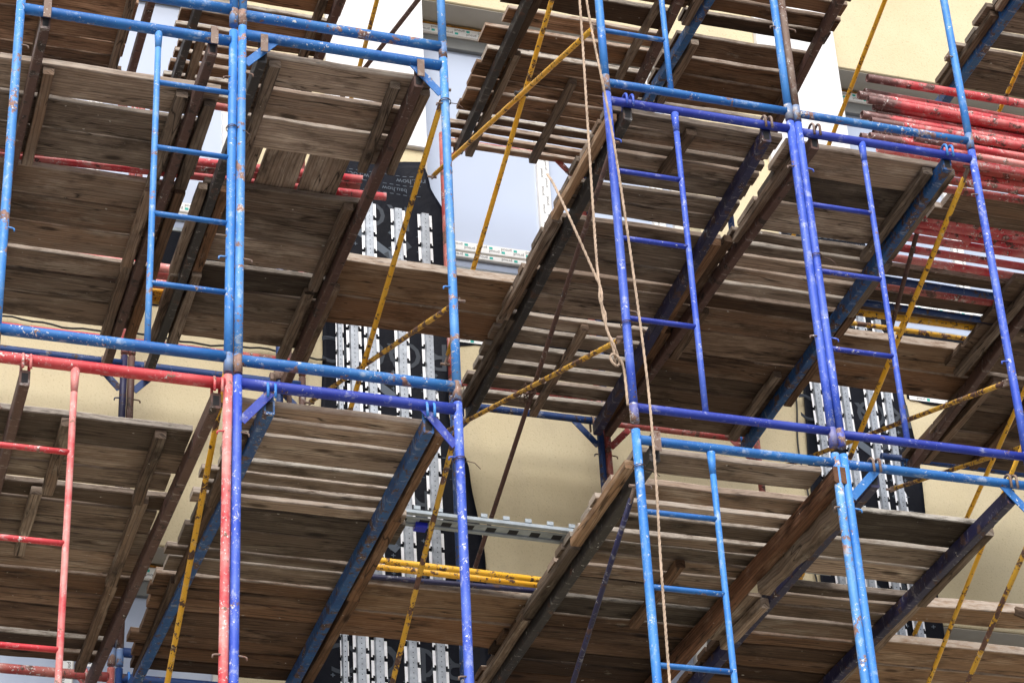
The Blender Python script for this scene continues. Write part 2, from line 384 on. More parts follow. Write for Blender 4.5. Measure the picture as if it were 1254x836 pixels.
for (z0, z1) in WIN[:2]:
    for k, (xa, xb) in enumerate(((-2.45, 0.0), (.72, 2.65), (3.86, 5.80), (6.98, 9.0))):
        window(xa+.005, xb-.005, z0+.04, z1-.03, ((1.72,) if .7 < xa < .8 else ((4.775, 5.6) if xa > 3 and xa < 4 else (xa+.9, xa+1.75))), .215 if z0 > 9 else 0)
    for xa, xb in ((2.65, 3.196), (5.80, 6.376), (9.0, 9.496)): slab('infill', xa, xb, WY+.001, WY+.58, z0+.002, z1-.002, M['stucco'])
    for xa, xb in ((.72, 2.65), (3.86, 5.80), (6.98, 9.0)):
        s = MB(); s.box(xa+.002, xb-.002, WY-.004, WY+.2, z0+.002, z0+.03, .002); s.build('sill', M['galvdull'], bld)
        s = MB(); s.box(xa+.002, xb-.002, WY+.012, WY+.21, z1-.010, z1-.004, .001); s.build('soffit', M['putty'], bld)
# black sheeting over the top of each lower wall
for xa, xb in ((.72, 3.16), (3.98, 6.36), (7.16, 9.5)):
    s = MB(); n = 40
    for k in range(n):
        a, b_ = xa+(xb-xa)*k/n, xa+(xb-xa)*(k+1)/n
        h = lambda x: 8.60 + .012*math.sin(x*9) + .01*math.sin(x*23)
        s.poly([(a, WY-.008, h(a)), (b_, WY-.008, h(b_)), (b_, WY-.011, 9.16), (a, WY-.011, 9.16)])
        s.poly([(a, WY-.008, h(a)), (a, WY-.001, h(a)), (b_, WY-.001, h(b_)), (b_, WY-.008, h(b_))])
    band = s.build('sheeting_strip', M['membrane'], bld)
    s = MB(); put_quad(s, (xa+xb)/2, 8.625, xb-xa-.03, .03, lambda x, z: WY-.0085, .0035)
    x = xa+.1
    while x < xb-.1:
        put_text(s, 'proud', .026, x, 8.625, lambda x, z: WY-.0085, math.pi, .0050, mi=1); put_quad(s, x+.055, 8.625, .022, .02, lambda x, z: WY-.0085, .0050, mi=2); x += .21
    s.build('edge_tape', [M['tape'], M['ink'], M['teal']], band)

# --- black membrane on the piers, with its prints and punched metal profiles
def interp(tab, z):
    for (za, xa), (zb, xb) in zip(tab, tab[1:]):
        if za >= z >= zb: t = (za-z)/(za-zb); t = t*t*(3-2*t); return xa+(xb-xa)*t
    return tab[-1][1] if z < tab[-1][0] else tab[0][1]
def membrane(left, right, profs, seed, dz=0):
    ztop, zbot = left[0][0], 4.4
    rr = random.Random(seed); ph = [rr.uniform(0, 6) for _ in range(6)]
    def yf(x, z):
        e = max(0.0, x - (interp(right, z) - .16))/.16
        l = max(0.0, (interp(left, z) + .06) - x)/.06
        return WY - .016 - .004*math.sin(x*7+ph[0]+z*1.3) - .005*math.sin(z*3.1+ph[1]+x*4) - e*(.022+.018*math.sin(z*5+ph[2])) - l*.012*(1+math.sin(z*4+ph[3]))
    s = MB(); nz, nx = 110, 26
    for k in range(nz+1):
        z = ztop + (zbot-ztop)*k/nz; xl, xr = interp(left, z), interp(right, z)
        for j in range(nx+1):
            x = xl+(xr-xl)*j/nx; s.v.append((x, yf(x, z), z))
    for k in range(nz):
        for j in range(nx):
            a = k*(nx+1)+j; s.face((a, a+nx+1, a+nx+2, a+1), None, .5, True)
    sheet = s.build('facade_membrane', M['membrane'], bld)
    md = sheet.modifiers.new('thick', 'SOLIDIFY'); md.thickness = .002; md.offset = -1
    pr = MB()
    z = ztop - .12; row = 0
    while z > zbot+.1:
        xl, xr = interp(left, z)+.02, interp(right, z)-.03
        for q in (0, -.075, -.15):
            x = xl
            while x < xr-.03: put_quad(pr, x, z+q, .026, .0045, yf); x += .045
        put_text(pr, 'www.roc.', .058, xl+.27, z-.038, yf); put_text(pr, 'roc.how', .058, xl+.58, z-.038, yf)
        put_text(pr, 'roc.www', .050, xl+.12, z-.112, yf); put_text(pr, 'bau.how', .050, xl+.47, z-.112, yf)
        zz = z - .33
        put_text(pr, 'ROC', .28, (xl+xr)/2 + (.1 if row % 2 else -.05), zz, yf, mi=1)
        put_text(pr, 'ROC', .28, (xl+xr)/2 + (.62 if row % 2 else .47) - .75, zz - .02, yf, mi=1) if row % 2 else None
        put_quad(pr, xl+.34, zz-.25, .30, .055, yf, ang=-.65, mi=0); put_quad(pr, xl+.48, zz-.27, .2, .05, yf, ang=.65, mi=1)
        for u in (.10, .20, .30, .43, .53, .62, .70):
            for q in (.24, .36, .48, .60, .72, .84):
                if xl+u < xr-.02: put_quad(pr, xl+u, zz-q+.1, .026, .0055, yf); put_quad(pr, xl+u, zz-q+.1, .0055, .026, yf)
        for q in (-.42,):                        # small printed frame
            put_quad(pr, xl+.21, zz+q+.045, .10, .004, yf); put_quad(pr, xl+.21, zz+q-.045, .10, .004, yf)
            put_quad(pr, xl+.16, zz+q, .004, .09, yf); put_quad(pr, xl+.26, zz+q, .004, .09, yf)
            put_text(pr, 'roof', .035, xl+.21, zz+q+.015, yf); put_text(pr, 'wind', .035, xl+.21, zz+q-.02, yf)
        z -= 1.05; row += 1
    pr.build('printed_lettering', [M['print'], M['printdim']], sheet)
    for (x, zt, w, dx) in profs:
        b = MB(); y = WY-.045; L = zt-zbot
        def at(u, yy, zq): return (x + dx*(zt-zq) + u, yy, zq)
        c = w*.24
        for u0, y0, u1, y1 in ((-c, y, c, y), (-c-.006, y+.018, -c, y), (c, y, c+.006, y+.018)):
            b.poly([at(u0, y0, zt), at(u0, y0, zbot), at(u1, y1, zbot), at(u1, y1, zt)])
        z = zt; k = 0
        while z > zbot:
            h = .110
            for sgn in (-1, 1):
                u0, u1 = sgn*(c+.007), sgn*(w/2)
                if sgn < 0: u0, u1 = u1, u0
                ty = y + .016
                b.poly([at(u0, ty+.004, z), at(u0, ty, z-h), at(u1, ty, z-h), at(u1, ty+.004, z)], 2)
                uo = sgn*(w*.30)                      # neck between two tabs, with its hole
                b.poly([at(sgn*(c+.007) if sgn > 0 else uo, y+.019, z-h), at(sgn*(c+.007) if sgn > 0 else uo, y+.019, z-.13), at(uo if sgn > 0 else -(c+.007), y+.019, z-.13), at(uo if sgn > 0 else -(c+.007), y+.019, z-h)])
                b.poly([at(sgn*(w*.36)-.006, y+.0125, z-h+.012), at(sgn*(w*.36)-.006, y+.0125, z-h-.004), at(sgn*(w*.36)+.006, y+.0125, z-h-.004), at(sgn*(w*.36)+.006, y+.0125, z-h+.012)], 1)
            for q in (.0, .033, .066, .099):
                zz = z-.012-q; r_ = .0028
                b.poly([at(-r_, y-.0012, zz+r_), at(-r_, y-.0012, zz-r_), at(r_, y-.0012, zz-r_), at(r_, y-.0012, zz+r_)], 1)
            z -= .13; k += 1
        b.build('metal_profile', [M['galv'], M['hole'], M['galvtab']], sheet)
    # strip of bare wall above the sheet
    return sheet
membrane([(9.96, 3.16), (8.4, 3.16), (7.4, 3.12), (6.1, 3.06), (4.4, 3.05)],
         [(9.98, 3.84), (9.8, 3.88), (9.55, 3.99), (9.1, 4.0), (8.05, 3.96), (7.64, 4.07), (7.0, 4.15), (6.2, 4.15), (4.4, 4.13)],
         [(3.47, 9.58, .096, .003), (3.665, 9.56, .096, .004), (3.845, 9.55, .096, .001), (3.265, 9.3, .05, .003), (3.355, 9.1, .096, .006)], 3)
membrane([(9.96, 6.38), (8.9, 6.40), (7.8, 6.36), (6.5, 6.32), (4.4, 6.32)],
         [(9.96, 7.0), (9.0, 7.12), (7.8, 7.15), (6.6, 7.14), (4.4, 7.1)],
         [(6.49, 9.2, .085, 0), (6.69, 9.3, .085, 0), (6.885, 9.35, .085, -.012), (7.01, 9.2, .085, -.012), (6.60, 7.9, .07, 0)], 5)
membrane([(9.96, -.02), (4.4, -.05)], [(9.96, .74), (4.4, .78)], [(.2, 9.3, .085, 0), (.5, 9.3, .085, 0)], 9)
# cream stub and cap between membrane and the finished white pier
slab('pier_base', 3.20, 3.855, WY-.02, WY-.008, 9.955, 10.07, M['stucco'])
slab('insulation_board', 3.19, 3.87, WY-.055, WY-.010, 10.075, 13.6, M['white'])
slab('insulation_board', 6.37, 6.99, WY-.055, WY-.010, 9.96, 13.6, M['white'])
slab('insulation_board', -.01, .73, WY-.055, WY-.010, 9.96, 13.6, M['white'])

# ------------------------------------------------------------------ scaffold frames
TR, TB = .0213, .0268
def frame(x0, x1, y, zb, zt, col, label, group, ladder=None, gus=True, cols=None, dz=(0.085, .07), low=True, rl=None):
    """one scaffold frame: two posts, two crossbars, corner gussets, perhaps a ladder"""
    t = thing('scaffold_trestle', label, 'scaffold frame', ((x0+x1)/2, y, zb), group)
    cols = cols or {}
    bar_of = {'sky': 'skybar', 'skyworn': 'skybarworn', 'violet': 'violetbar', 'red': 'redbar'}  # crossbars get the darker copy, with the shade on them painted in
    mp, mt = M[cols.get('post', col)], M[bar_of.get(cols.get('bar', col), cols.get('bar', col))]
    mp2 = M[cols.get('post2', cols.get('post', col))]
    for x, m in ((x0, mp), (x1, mp2)):
        b = MB(); b.tube((x, y, zb+.10), (x, y, zt-.006), TR, 16, segs=6); p = b.build('post', m, t)
        b = MB(); jl = R.uniform(.05, .11); b.tube((x, y, zb+.002), (x, y, zb+.10), TR+.0006, 16); b.build('spigot', M['joint_'+('violet' if col == 'violet' else 'red' if col in ('red', 'redworn') else 'sky')], p)
        s = 1 if x == x0 else -1
        for zz in (zt-.30, zb+.62):
            b = MB(); ex = x+s*R.uniform(.042, .056)
            b.path([(x+s*TR*.7, y-.012, zz), (ex-s*.008, y-.012, zz-.002), (ex, y-.012, zz-.005), (ex+s*.002, y-.012, zz-.018)], .0044, 8)
            b.build('locking_pin', mp if R.random() < .35 else M['rust'], p)
    b = MB(); b.tube((x0+TR*.7, y, zt-dz[1]), (x1-TR*.7, y, zt-dz[1]), TB if x1 < 3.2 else .0228, 16, segs=6); b.build('crossbar', mt, t)
    if low:
        b = MB(); rl = rl or (TB if x1 < 3.2 else .0215); b.tube((x0+TR*.7, y, zb+dz[0]), (x1-TR*.7, y, zb+dz[0]), rl, 16, segs=6); k2 = cols.get('bar2', cols.get('bar', col)); b.build('crossbar', M[bar_of.get(k2, k2)], t)
    if gus:
        for x, s in ((x0, 1), (x1, -1)):
            b = MB(); b.bar((x+s*.018, y, zt-.235), (x+s*.165, y, zt-dz[1]-.012), .006, .042, up=(0, 1, 0) if False else (0, 0, 1), ch=.001)
            b.build('gusset', mt, t)
    if ladder:
        side, xs, rz, top = ladder
        b = MB(); b.tube((xs, y, zb+dz[0]+.015), (xs, y, top), .0150, 12, segs=5)
        b.tube((xs, y, top-.12), (xs, y, top), .0150, 12, r2=.021)
        b.build('ladder_stile', mp, t)
        xo = x0 if side < 0 else x1
        for z in rz:
            b = MB(); b.tube((xo, y, z), (xs, y, z), .0132, 12, segs=3); b.build('rung', mt, t)
    return t
FR, BK = 'front row of scaffold frames', 'rear row of scaffold frames'
A0, A1, B0, B1, D0, D1, E0, E1, F0, F1 = .862, 1.888, 1.932, 2.952, 3.814, 4.822, 4.866, 5.864, 6.74, 7.74
jz = [3.99, 5.995, 7.995, 9.995]
frame(A0, A1, 0, jz[2], jz[3], 'skyworn', 'sky blue scaffold frame above the short blue ladder, top tier', FR, None, False, {'bar': 'sky'}, (.10, .07))
frame(A0, A1, 0, jz[1], jz[2]-.03, 'sky', 'sky blue scaffold frame with four ladder rungs beside the twin posts', FR, (1, 1.523, (7.575, 7.19, 6.81, 6.425), 7.90), False, {'post': 'skyworn', 'post2': 'sky'})
frame(A0, A1, 0, jz[0], jz[1]-.008, 'red', 'red scaffold frame with a red ladder, the only red one in front', FR, (-1, 1.213, (5.50, 5.06, 4.57), 5.92), False, None, (.085, .05))
frame(B0, B1, 0, jz[2], jz[3], 'skyworn', 'scraped blue frame without ladder whose lower bar crosses above a blue gusset', FR, None, True, {'bar': 'skyworn'}, (.078, .07))
frame(B0, B1, 0, jz[1], jz[2]+.01, 'skyworn', 'blue frame without ladder beside the yellow cross braces', FR, None, True, {'bar': 'sky', 'bar2': 'skyworn'}, (.075, .055))
frame(B0, B1, 0, jz[0], jz[1]-.005, 'violet', 'violet blue frame without ladder under the twin blue bars', FR, None, True, None, (.085, .04))
frame(D0, D1, 0, jz[2]-.04, jz[3], 'sky', 'sky blue ladder frame behind the hanging ropes, top tier', FR, (-1, 4.17, (8.36, 8.75, 9.15), 9.85), False, None, (.06, .07))
frame(D0, D1, 0, jz[1]+.0, jz[2]-.045, 'violet', 'violet blue ladder frame beside the knotted rope', FR, (-1, 4.177, (7.46, 7.05, 6.58), 7.88), False, None, (.085, .05))
frame(D0, D1, 0, jz[0], jz[1]-.035, 'sky', 'sky blue ladder frame whose rungs stand before the lowest rope', FR, (-1, 4.182, (5.525, 5.14, 4.755), 5.88), False, {'post2': 'skyworn'}, (.085, .055))
frame(E0, E1, 0, jz[2]-.04, jz[3], 'skyworn', 'worn blue frame without ladder in front of the red pipe ends', FR, None, False, {'post': 'rust', 'post2': 'sky'}, (.055, .07))
frame(E0, E1, 0, jz[1], jz[2]-.045, 'violet', 'violet blue ladder frame below the red pipe pile', FR, (-1, 5.22, (7.43, 7.02, 6.56), 7.88), False, None, (.075, .06))
frame(E0, E1, 0, jz[0], jz[1]-.035, 'sky', 'sky blue frame whose gusset sits above the black and metal strips', FR, None, True, {'post2': 'skyworn'}, (.085, .055))
# rear row
YB = 3.05
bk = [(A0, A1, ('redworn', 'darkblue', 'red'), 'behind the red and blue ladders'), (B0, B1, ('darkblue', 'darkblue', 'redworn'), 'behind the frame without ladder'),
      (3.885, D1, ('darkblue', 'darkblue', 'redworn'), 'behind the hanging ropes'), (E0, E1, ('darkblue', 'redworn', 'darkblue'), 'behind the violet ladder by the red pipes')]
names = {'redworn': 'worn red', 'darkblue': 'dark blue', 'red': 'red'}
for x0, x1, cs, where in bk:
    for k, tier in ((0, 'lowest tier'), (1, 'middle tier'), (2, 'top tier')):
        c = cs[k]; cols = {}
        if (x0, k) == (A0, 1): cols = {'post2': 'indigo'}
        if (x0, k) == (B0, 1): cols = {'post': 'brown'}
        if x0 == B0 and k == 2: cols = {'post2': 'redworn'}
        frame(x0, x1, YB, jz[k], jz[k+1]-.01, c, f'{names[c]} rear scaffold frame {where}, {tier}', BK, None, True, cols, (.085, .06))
for z, lab in ((7.925, 'blue ledger tube along the rear below the dark deck beyond the pipes'), (5.925, 'lower blue ledger tube along the rear beyond the pipes')):
    b = MB(); b.tube((6.72, YB, z), (8.9, YB, z-.02), TR, 16, segs=6); tag(b.build('ledger_tube', M['darkblue']), lab, 'tube')
t = thing('prop_tube', 'short blue upright tube with a rusty clamp behind the ladderless bay', 'tube', (2.80, YB-.06, 7.2))
b = MB(); b.tube((2.80, YB-.06, 7.2), (2.80, YB-.06, 9.7), .023, 14, segs=4); b.build('upright', M['darkblue'], t)
b = MB(); b.tube((2.80, YB-.06, 7.90), (2.80, YB-.06, 7.98), .034, 12); b.bar((2.75, YB-.02, 7.94), (2.86, YB-.02, 7.94), .05, .06, ch=.01); b.tube((2.84, YB-.12, 7.95), (2.84, YB, 7.95), .009, 8); b.build('clamp', M['rust'], t)
b = MB(); b.bar((2.868, YB-.02, 7.3), (2.868, YB-.02, 9.6), .03, .008, up=(0, 1, 0)); tag(b.build('flat_bar', M['brown']), 'thin brown flat bar standing beside the clamped blue tube', 'bar')
# ------------------------------------------------------------------ deck beams
def beam(x0, x1, z, col, label, y0=-.03, y1=3.08, w=.046, h=.078, cat='deck beam', strap=False, hooks=True, ring=M['sky']):
    t = thing('deck_beam', label, cat, (x0, y0, z-h/2), 'steel beams carrying the decks')
    b = MB(); b.bar((x0, y0+.045, z), (x1, y1-.06, z), w, h, ch=.005, segs=4); b.build('rail', M[col], t)
    b = MB(); b.bar((x0, y0+.0435, z), (x0, y0+.0449, z), w*.62, h*.62, ch=.002); b.build('open_end', M['hole'], t)
    if hooks:
        zc = z+.070
        for (xx, yy) in ((x0, 0.0), (x1, YB)):
            if strap: b = MB()
            if strap:
                b.rings([[(xx+u, yy+f_*(.031 if q else .026), 0) for u in (0,)] for f_ in ()] or [[(xx-.018, yy+a_, zc+c_), (xx+.018, yy+a_, zc+c_), (xx+.018, yy+a2, zc+c2), (xx-.018, yy+a2, zc+c2)] for a_, c_, a2, c2 in ((-.033, -.075, -.0275, -.075), (-.033, .030, -.0275, .0265), (.033, .030, .0275, .0265), (.033, -.055, .0275, -.055))], True, smooth=False)
            else:
                for dx in (-.017, .017):
                    b = MB()
                    pts = [(xx+dx, yy+.034*math.cos(a), zc+.034*math.sin(a)) for a in [math.radians(q) for q in range(-10, 191, 20)]]
                    pts = [(xx+dx, yy+.033, z+.02)] + pts + [(xx+dx, yy-.033, z+.022)]
                    b.path(pts, .0068, 8); b.build('hook', ring, t)
            if strap: b.build('hook', M['rust'], t)
    return t
ZB = [5.845, 7.845, 9.845]
BAY = {'A': 'red ladder bay', 'B': 'ladderless bay', 'D': 'hanging rope bay', 'E': 'red pipe bay', 'F': 'bay beyond the red pipes'}
def bl(colname, deck, bay, end): return f'{colname} beam under the {deck} deck, {end} side of the {BAY[bay]}'
beam(.985, .99, ZB[1], 'brown', bl('slim brown', 'middle', 'A', 'outer'), strap=True)
beam(1.79, 1.77, ZB[1], 'brown', bl('slim brown', 'middle', 'A', 'twin post'), strap=True)
beam(2.035, 2.02, ZB[1], 'black', bl('dark grey', 'middle', 'B', 'twin post'), strap=True)
beam(2.825, 2.82, ZB[1], 'brown', bl('rusty brown', 'middle', 'B', 'plank bridge'), strap=True)
beam(3.925, 3.975, ZB[1], 'black', bl('dark brown', 'middle', 'D', 'plank bridge'), ring=M['violet'])
beam(4.685, 4.79, ZB[1], 'indigo', bl('dark indigo', 'middle', 'D', 'twin post'), w=.05, ring=M['rust'])
beam(4.955, 4.86, ZB[1], 'brown', bl('brown and blue', 'middle', 'E', 'twin post'), ring=M['rust'])
beam(5.715, 5.765, ZB[1], 'beamblue', bl('bright blue', 'middle', 'E', 'pipe'), w=.05, ring=M['sky'])
beam(6.70, 6.90, ZB[1], 'brown', bl('dark brown', 'middle', 'F', 'pipe'))
beam(1.84, 1.77, ZB[0]+.01, 'brown', bl('dark rusty', 'lowest', 'A', 'twin post'), ring=M['red'])
beam(1.00, 1.02, ZB[0]+.01, 'brown', bl('brown', 'lowest', 'A', 'outer'), ring=M['red'])
beam(2.08, 2.00, ZB[0]+.01, 'beamblue', bl('blue', 'lowest', 'B', 'twin post'), w=.05, ring=M['sky'])
beam(2.815, 2.83, ZB[0]+.01, 'beamblue', bl('blue', 'lowest', 'B', 'plank bridge'), w=.05, ring=M['sky'])
beam(3.905, 3.90, ZB[0], 'black', bl('black', 'lowest', 'D', 'plank bridge'), strap=True, w=.05)
beam(5.02, 4.98, ZB[0], 'indigo', bl('indigo', 'lowest', 'E', 'twin post'), w=.05, ring=M['rust'])
beam(5.745, 5.70, ZB[0], 'indigo', bl('chipped indigo', 'lowest', 'E', 'pipe'), w=.048, ring=M['rust'])
beam(1.80, 1.81, ZB[2], 'brown', bl('dark', 'top', 'A', 'twin post'), strap=True)
beam(2.10, 2.08, ZB[2], 'black', bl('black', 'top', 'B', 'twin post'), strap=True)
beam(2.86, 2.90, ZB[2], 'brown', bl('dark brown', 'top', 'B', 'plank bridge'), strap=True)
beam(3.955, 3.985, ZB[2], 'black', bl('black and rust', 'top', 'D', 'plank bridge'), strap=True)
beam(4.80, 4.93, ZB[2], 'brown', bl('brown', 'top', 'D', 'twin post'))
beam(5.06, 4.98, ZB[2], 'beamblue', bl('bright blue', 'top', 'E', 'twin post'))
beam(5.72, 5.95, ZB[2], 'brown', bl('brown', 'top', 'E', 'pipe'))
beam(6.86, 6.84, ZB[2], 'beamblue', bl('bright blue', 'top', 'F', 'pipe'), w=.06)
# two timbers that serve as a beam in the lowest rope bay
b = MB(); b.bar((4.83, -.02, 5.83), (4.74, 3.05, 5.83), .070, .088, ch=.008, segs=10, jit=.004, tone=.45)
o = b.build('timber_beam', M['wood_red']); tag(o, 'thick red brown timber serving as a beam under the lowest rope bay deck', 'timber')
b = MB(); b.bar((4.90, .16, 5.77), (4.86, 1.02, 5.77), .075, .10, ch=.014, segs=12, jit=.010, tone=.5)
o = b.build('timber_offcut', M['wood']); tag(o, 'split gnarled timber offcut wedged beside the red brown timber beam', 'timber')
b = MB(); b.bar((4.955, 1.25, 5.80), (4.93, 1.75, 5.80), .05, .06, ch=.006, segs=6, jit=.004, tone=.7); b.bar((4.92, 1.28, 5.86), (4.90, 1.8, 5.86), .08, .02, ch=.004, segs=6, jit=.004, tone=.8)
o = b.build('timber_wedge', M['wood']); tag(o, 'short splintered wedge of stacked battens beside the indigo beam', 'timber')

# ------------------------------------------------------------------ plank deck panels
TH = .036
def deck(bay, tier, z, panels):
    tn = {0: 'lowest', 1: 'middle', 2: 'top'}[tier]
    for k, p in enumerate(panels):
        x0, x1, bounds, bats = p['x0'], p['x1'], p['b'], p['bat']
        row = p.get('row') or ('front', 'second', 'third', 'rear')[k]
        adj = p.get('adj', 'weathered')
        t = thing('plank_platform', f'{adj} platform, {row} of the {tn} deck, {BAY[bay]}', 'platform', ((x0+x1)/2, (bounds[0]+bounds[-1])/2, z), 'plank platforms laid on the beams')
        m = M[p.get('m', 'wood')]; gaps = p.get('g', {}); ds = p.get('ds', 0.0)
        b = MB()
        for i in range(len(bounds)-1):
            g0 = gaps.get(i, .013); y0, y1 = bounds[i]+g0, bounds[i+1]
            xa, xb = x0+R.uniform(-.02, .02)*p.get('rag', 1), x1+R.uniform(-.02, .02)*p.get('rag', 1)
            zz = z+TH/2+R.uniform(-.001, .008)
            th = TH+R.uniform(-.006, .003); sk = R.uniform(-.006, .006)
            b.hue = min(1, max(0, R.gauss(.35, .35)))
            b.bar((xa, (y0+y1)/2+sk, zz), (xb, (y0+y1)/2-sk, zz), y1-y0, th, ch=.005, segs=9, jit=.0040, tone=min(.97, max(.04, .5+R.gauss(0, .23)+ds)), dust=p.get('du', .55)*(R.choice((.6, .9, 1.1)) if g0 > .0135 or i == 0 else R.uniform(0, .12)))  # edges at open gaps paler: plaster, and the light from above painted in
        b.build('planking', m, t)
        for (bx, ya, yb, mm) in bats:
            b = MB(); b.hue = R.random(); b.bar((bx+R.uniform(-.008, .008), ya, z-.0225), (bx+R.uniform(-.008, .008), yb, z-.0225), .052+R.uniform(-.006, .008), .044, ch=.004, segs=6, jit=.003, tone=min(.9, max(.1, .5+R.gauss(0, .12))))
            b.build('batten', M[mm], t)
W, WW, WD, WP = 'wood', 'wood_warm', 'wood_dark', 'wood_pale'
Z = [5.888, 7.888, 9.888]
deck('A', 1, Z[1], [
    dict(x0=.80, x1=1.90, b=(.37, .62, .88, 1.125), bat=((1.055, .40, 1.16, W), (1.715, .42, 1.2, W), (1.865, .46, 1.18, W)), g={1: .028}, adj='grey brown', ds=.06),
    dict(x0=.82, x1=1.88, b=(1.215, 1.47, 1.71, 1.95), bat=((1.715, 1.24, 2.0, W), (1.86, 1.22, 1.95, WW)), g={2: .012}, adj='grey'),
    dict(x0=.80, x1=1.86, b=(1.97, 2.16, 2.38, 2.63), bat=((1.71, 1.95, 2.72, W), (1.85, 1.9, 2.74, WW)), g={0: .02}, adj='grey', ds=.02)])
deck('B', 1, Z[1], [
    dict(x0=2.06, x1=2.90, b=(.06, .29, .53, .80), bat=((2.12, .08, .95, W), (2.735, .1, .82, W), (2.885, .12, .8, W)), g={1: .026, 2: .028}, adj='grey brown', ds=.1),
    dict(x0=1.97, x1=2.87, b=(1.13, 1.36, 1.60, 1.85), bat=((1.975, 1.15, 1.95, W), (2.095, 1.15, 1.9, WW), (2.745, 1.15, 1.95, W)), adj='grey brown', ds=.08),
    dict(x0=1.97, x1=2.87, b=(1.88, 2.10, 2.37, 2.62), bat=((1.98, 1.98, 2.72, W), (2.10, 1.95, 2.75, W), (2.74, 1.98, 2.7, W), (2.87, 1.9, 2.7, W)), g={0: .022}, adj='grey brown', ds=.05)])
deck('D', 1, Z[1], [
    dict(x0=3.83, x1=4.80, b=(.06, .17, .285, .37, .50, .645, .80, .94), bat=((3.862, .08, .98, WP), (4.30, .1, .5, WD)), g={2: .03, 3: .022, 5: .035}, m=W, adj='brown', ds=-.04, rag=.5, du=.3),
    dict(x0=3.845, x1=4.82, b=(.99, 1.15, 1.34, 1.48, 1.59, 1.73, 1.93), bat=((3.872, 1.0, 1.98, W), (4.79, 1.0, 1.9, WW)), g={2: .012, 3: .03, 5: .01}, m=W, adj='red brown', ds=-.06, rag=.5, du=.25),
    dict(x0=3.88, x1=4.84, b=(1.945, 2.09, 2.25, 2.44, 2.60, 2.78, 2.95), bat=((3.915, 1.97, 2.95, W), (4.36, 1.98, 2.96, W), (4.83, 1.9, 2.9, WW)), g={0: .03, 1: .035, 2: .06, 3: .045, 4: .06, 5: .05}, m=W, adj='gappy brown', du=.95, ds=.0, rag=1)])
deck('E', 1, Z[1], [
    dict(x0=4.86, x1=5.80, b=(.10, .36, .60, .86), bat=((4.905, .1, .95, W), (5.655, .12, .95, W), (5.785, .1, .9, W)), g={1: .01}, m=W, adj='stained grey', ds=-.05),
    dict(x0=4.84, x1=5.78, b=(.90, .985, 1.10, 1.23, 1.375, 1.50), bat=((4.845, .95, 1.55, WD), (5.805, .95, 1.5, W)), g={1: .03, 2: .03, 3: .03, 4: .03}, m=W, adj='slatted grey', ds=.06, rag=1.5),
    dict(x0=4.82, x1=5.82, b=(1.52, 1.66, 1.89, 2.14, 2.36, 2.53, 2.76, 2.98), bat=((4.97, 1.65, 2.15, WD), (5.655, 2.2, 2.95, W), (5.83, 1.5, 2.5, WW)), m=WD, adj='dark stained', ds=.15)])
deck('F', 1, Z[1], [
    dict(x0=6.62, x1=7.70, b=(.95, 1.2, 1.45, 1.7, 1.93), bat=((6.72, 1.0, 1.95, W),), m=WD, adj='dark', row='middle'),
    dict(x0=6.85, x1=7.75, b=(1.95, 2.15, 2.36, 2.6, 2.85, 3.0), bat=((6.86, 1.8, 2.6, W), (6.97, 1.95, 2.95, W), (7.3, 2.1, 2.95, WW)), m=WD, adj='dark', row='rear')])
deck('A', 0, Z[0], [
    dict(x0=.75, x1=1.80, b=(.34, .58, .77, .94), bat=((1.24, .36, 1.0, W), (1.665, .37, 1.0, W)), g={1: .006}, m=W, adj='grey', ds=-.06),
    dict(x0=.75, x1=1.80, b=(.975, 1.12, 1.35, 1.58, 1.82), bat=((1.20, 1.0, 1.62, W), (1.68, .98, 1.85, W)), m=W, adj='rough brown', ds=-.05),
    dict(x0=.75, x1=1.80, b=(1.835, 2.05, 2.20, 2.38, 2.50, 2.67, 2.82), bat=((1.69, 1.85, 2.85, WD),), g={4: .045, 5: .045}, m=WW, adj='dark brown', ds=-.15)])
deck('B', 0, Z[0], [
    dict(x0=1.94, x1=2.93, b=(.06, .17, .31, .54, .66, .78, .875), bat=((2.01, .3, .95, WD), (2.89, .08, .95, WW)), g={1: .024, 2: .026, 3: .03, 4: .03, 5: .026}, m=W, adj='slatted brown', ds=.04, du=.95, rag=3),
    dict(x0=1.93, x1=2.94, b=(.885, 1.0, 1.21, 1.43, 1.54, 1.72), bat=((2.02, .95, 1.8, WD), (2.90, .9, 1.75, WW)), g={0: .028, 3: .03, 4: .028}, m=W, adj='wide boarded brown', ds=.0, rag=2),
    dict(x0=1.92, x1=2.92, b=(1.74, 1.87, 1.985, 2.13, 2.27, 2.42, 2.55, 2.70, 2.84), bat=((2.0, 1.75, 2.85, WD), (2.91, 1.75, 2.8, WW)), m=WW, adj='dark red brown', ds=-.18, rag=2)])
deck('D', 0, Z[0], [
    dict(x0=3.84, x1=4.80, b=(.075, .262), bat=(), m=W, adj='single loose', row='foremost', ds=.05),
    dict(x0=3.81, x1=4.86, b=(.362, .50, .645, .80, .93), bat=((3.835, .16, .95, WP),), g={0: 0, 1: .045, 2: .03, 3: .04}, m=W, adj='slatted grey brown', du=.95, ds=.05, rag=.8, row='front'),
    dict(x0=3.82, x1=4.86, b=(.94, 1.06, 1.19, 1.34, 1.53, 1.74), bat=((3.842, .98, 1.75, W), (4.42, 1.05, 1.75, WW)), g={1: .02, 2: .035, 4: .03}, m=W, adj='dirty brown', ds=-.05, rag=1, row='middle'),
    dict(x0=3.82, x1=4.86, b=(1.75, 1.9, 2.03, 2.18, 2.32, 2.47, 2.63, 2.8, 2.95), bat=((3.845, 1.78, 2.7, W),), m=WW, adj='dark brown', ds=-.15, rag=1.5, row='rear')])
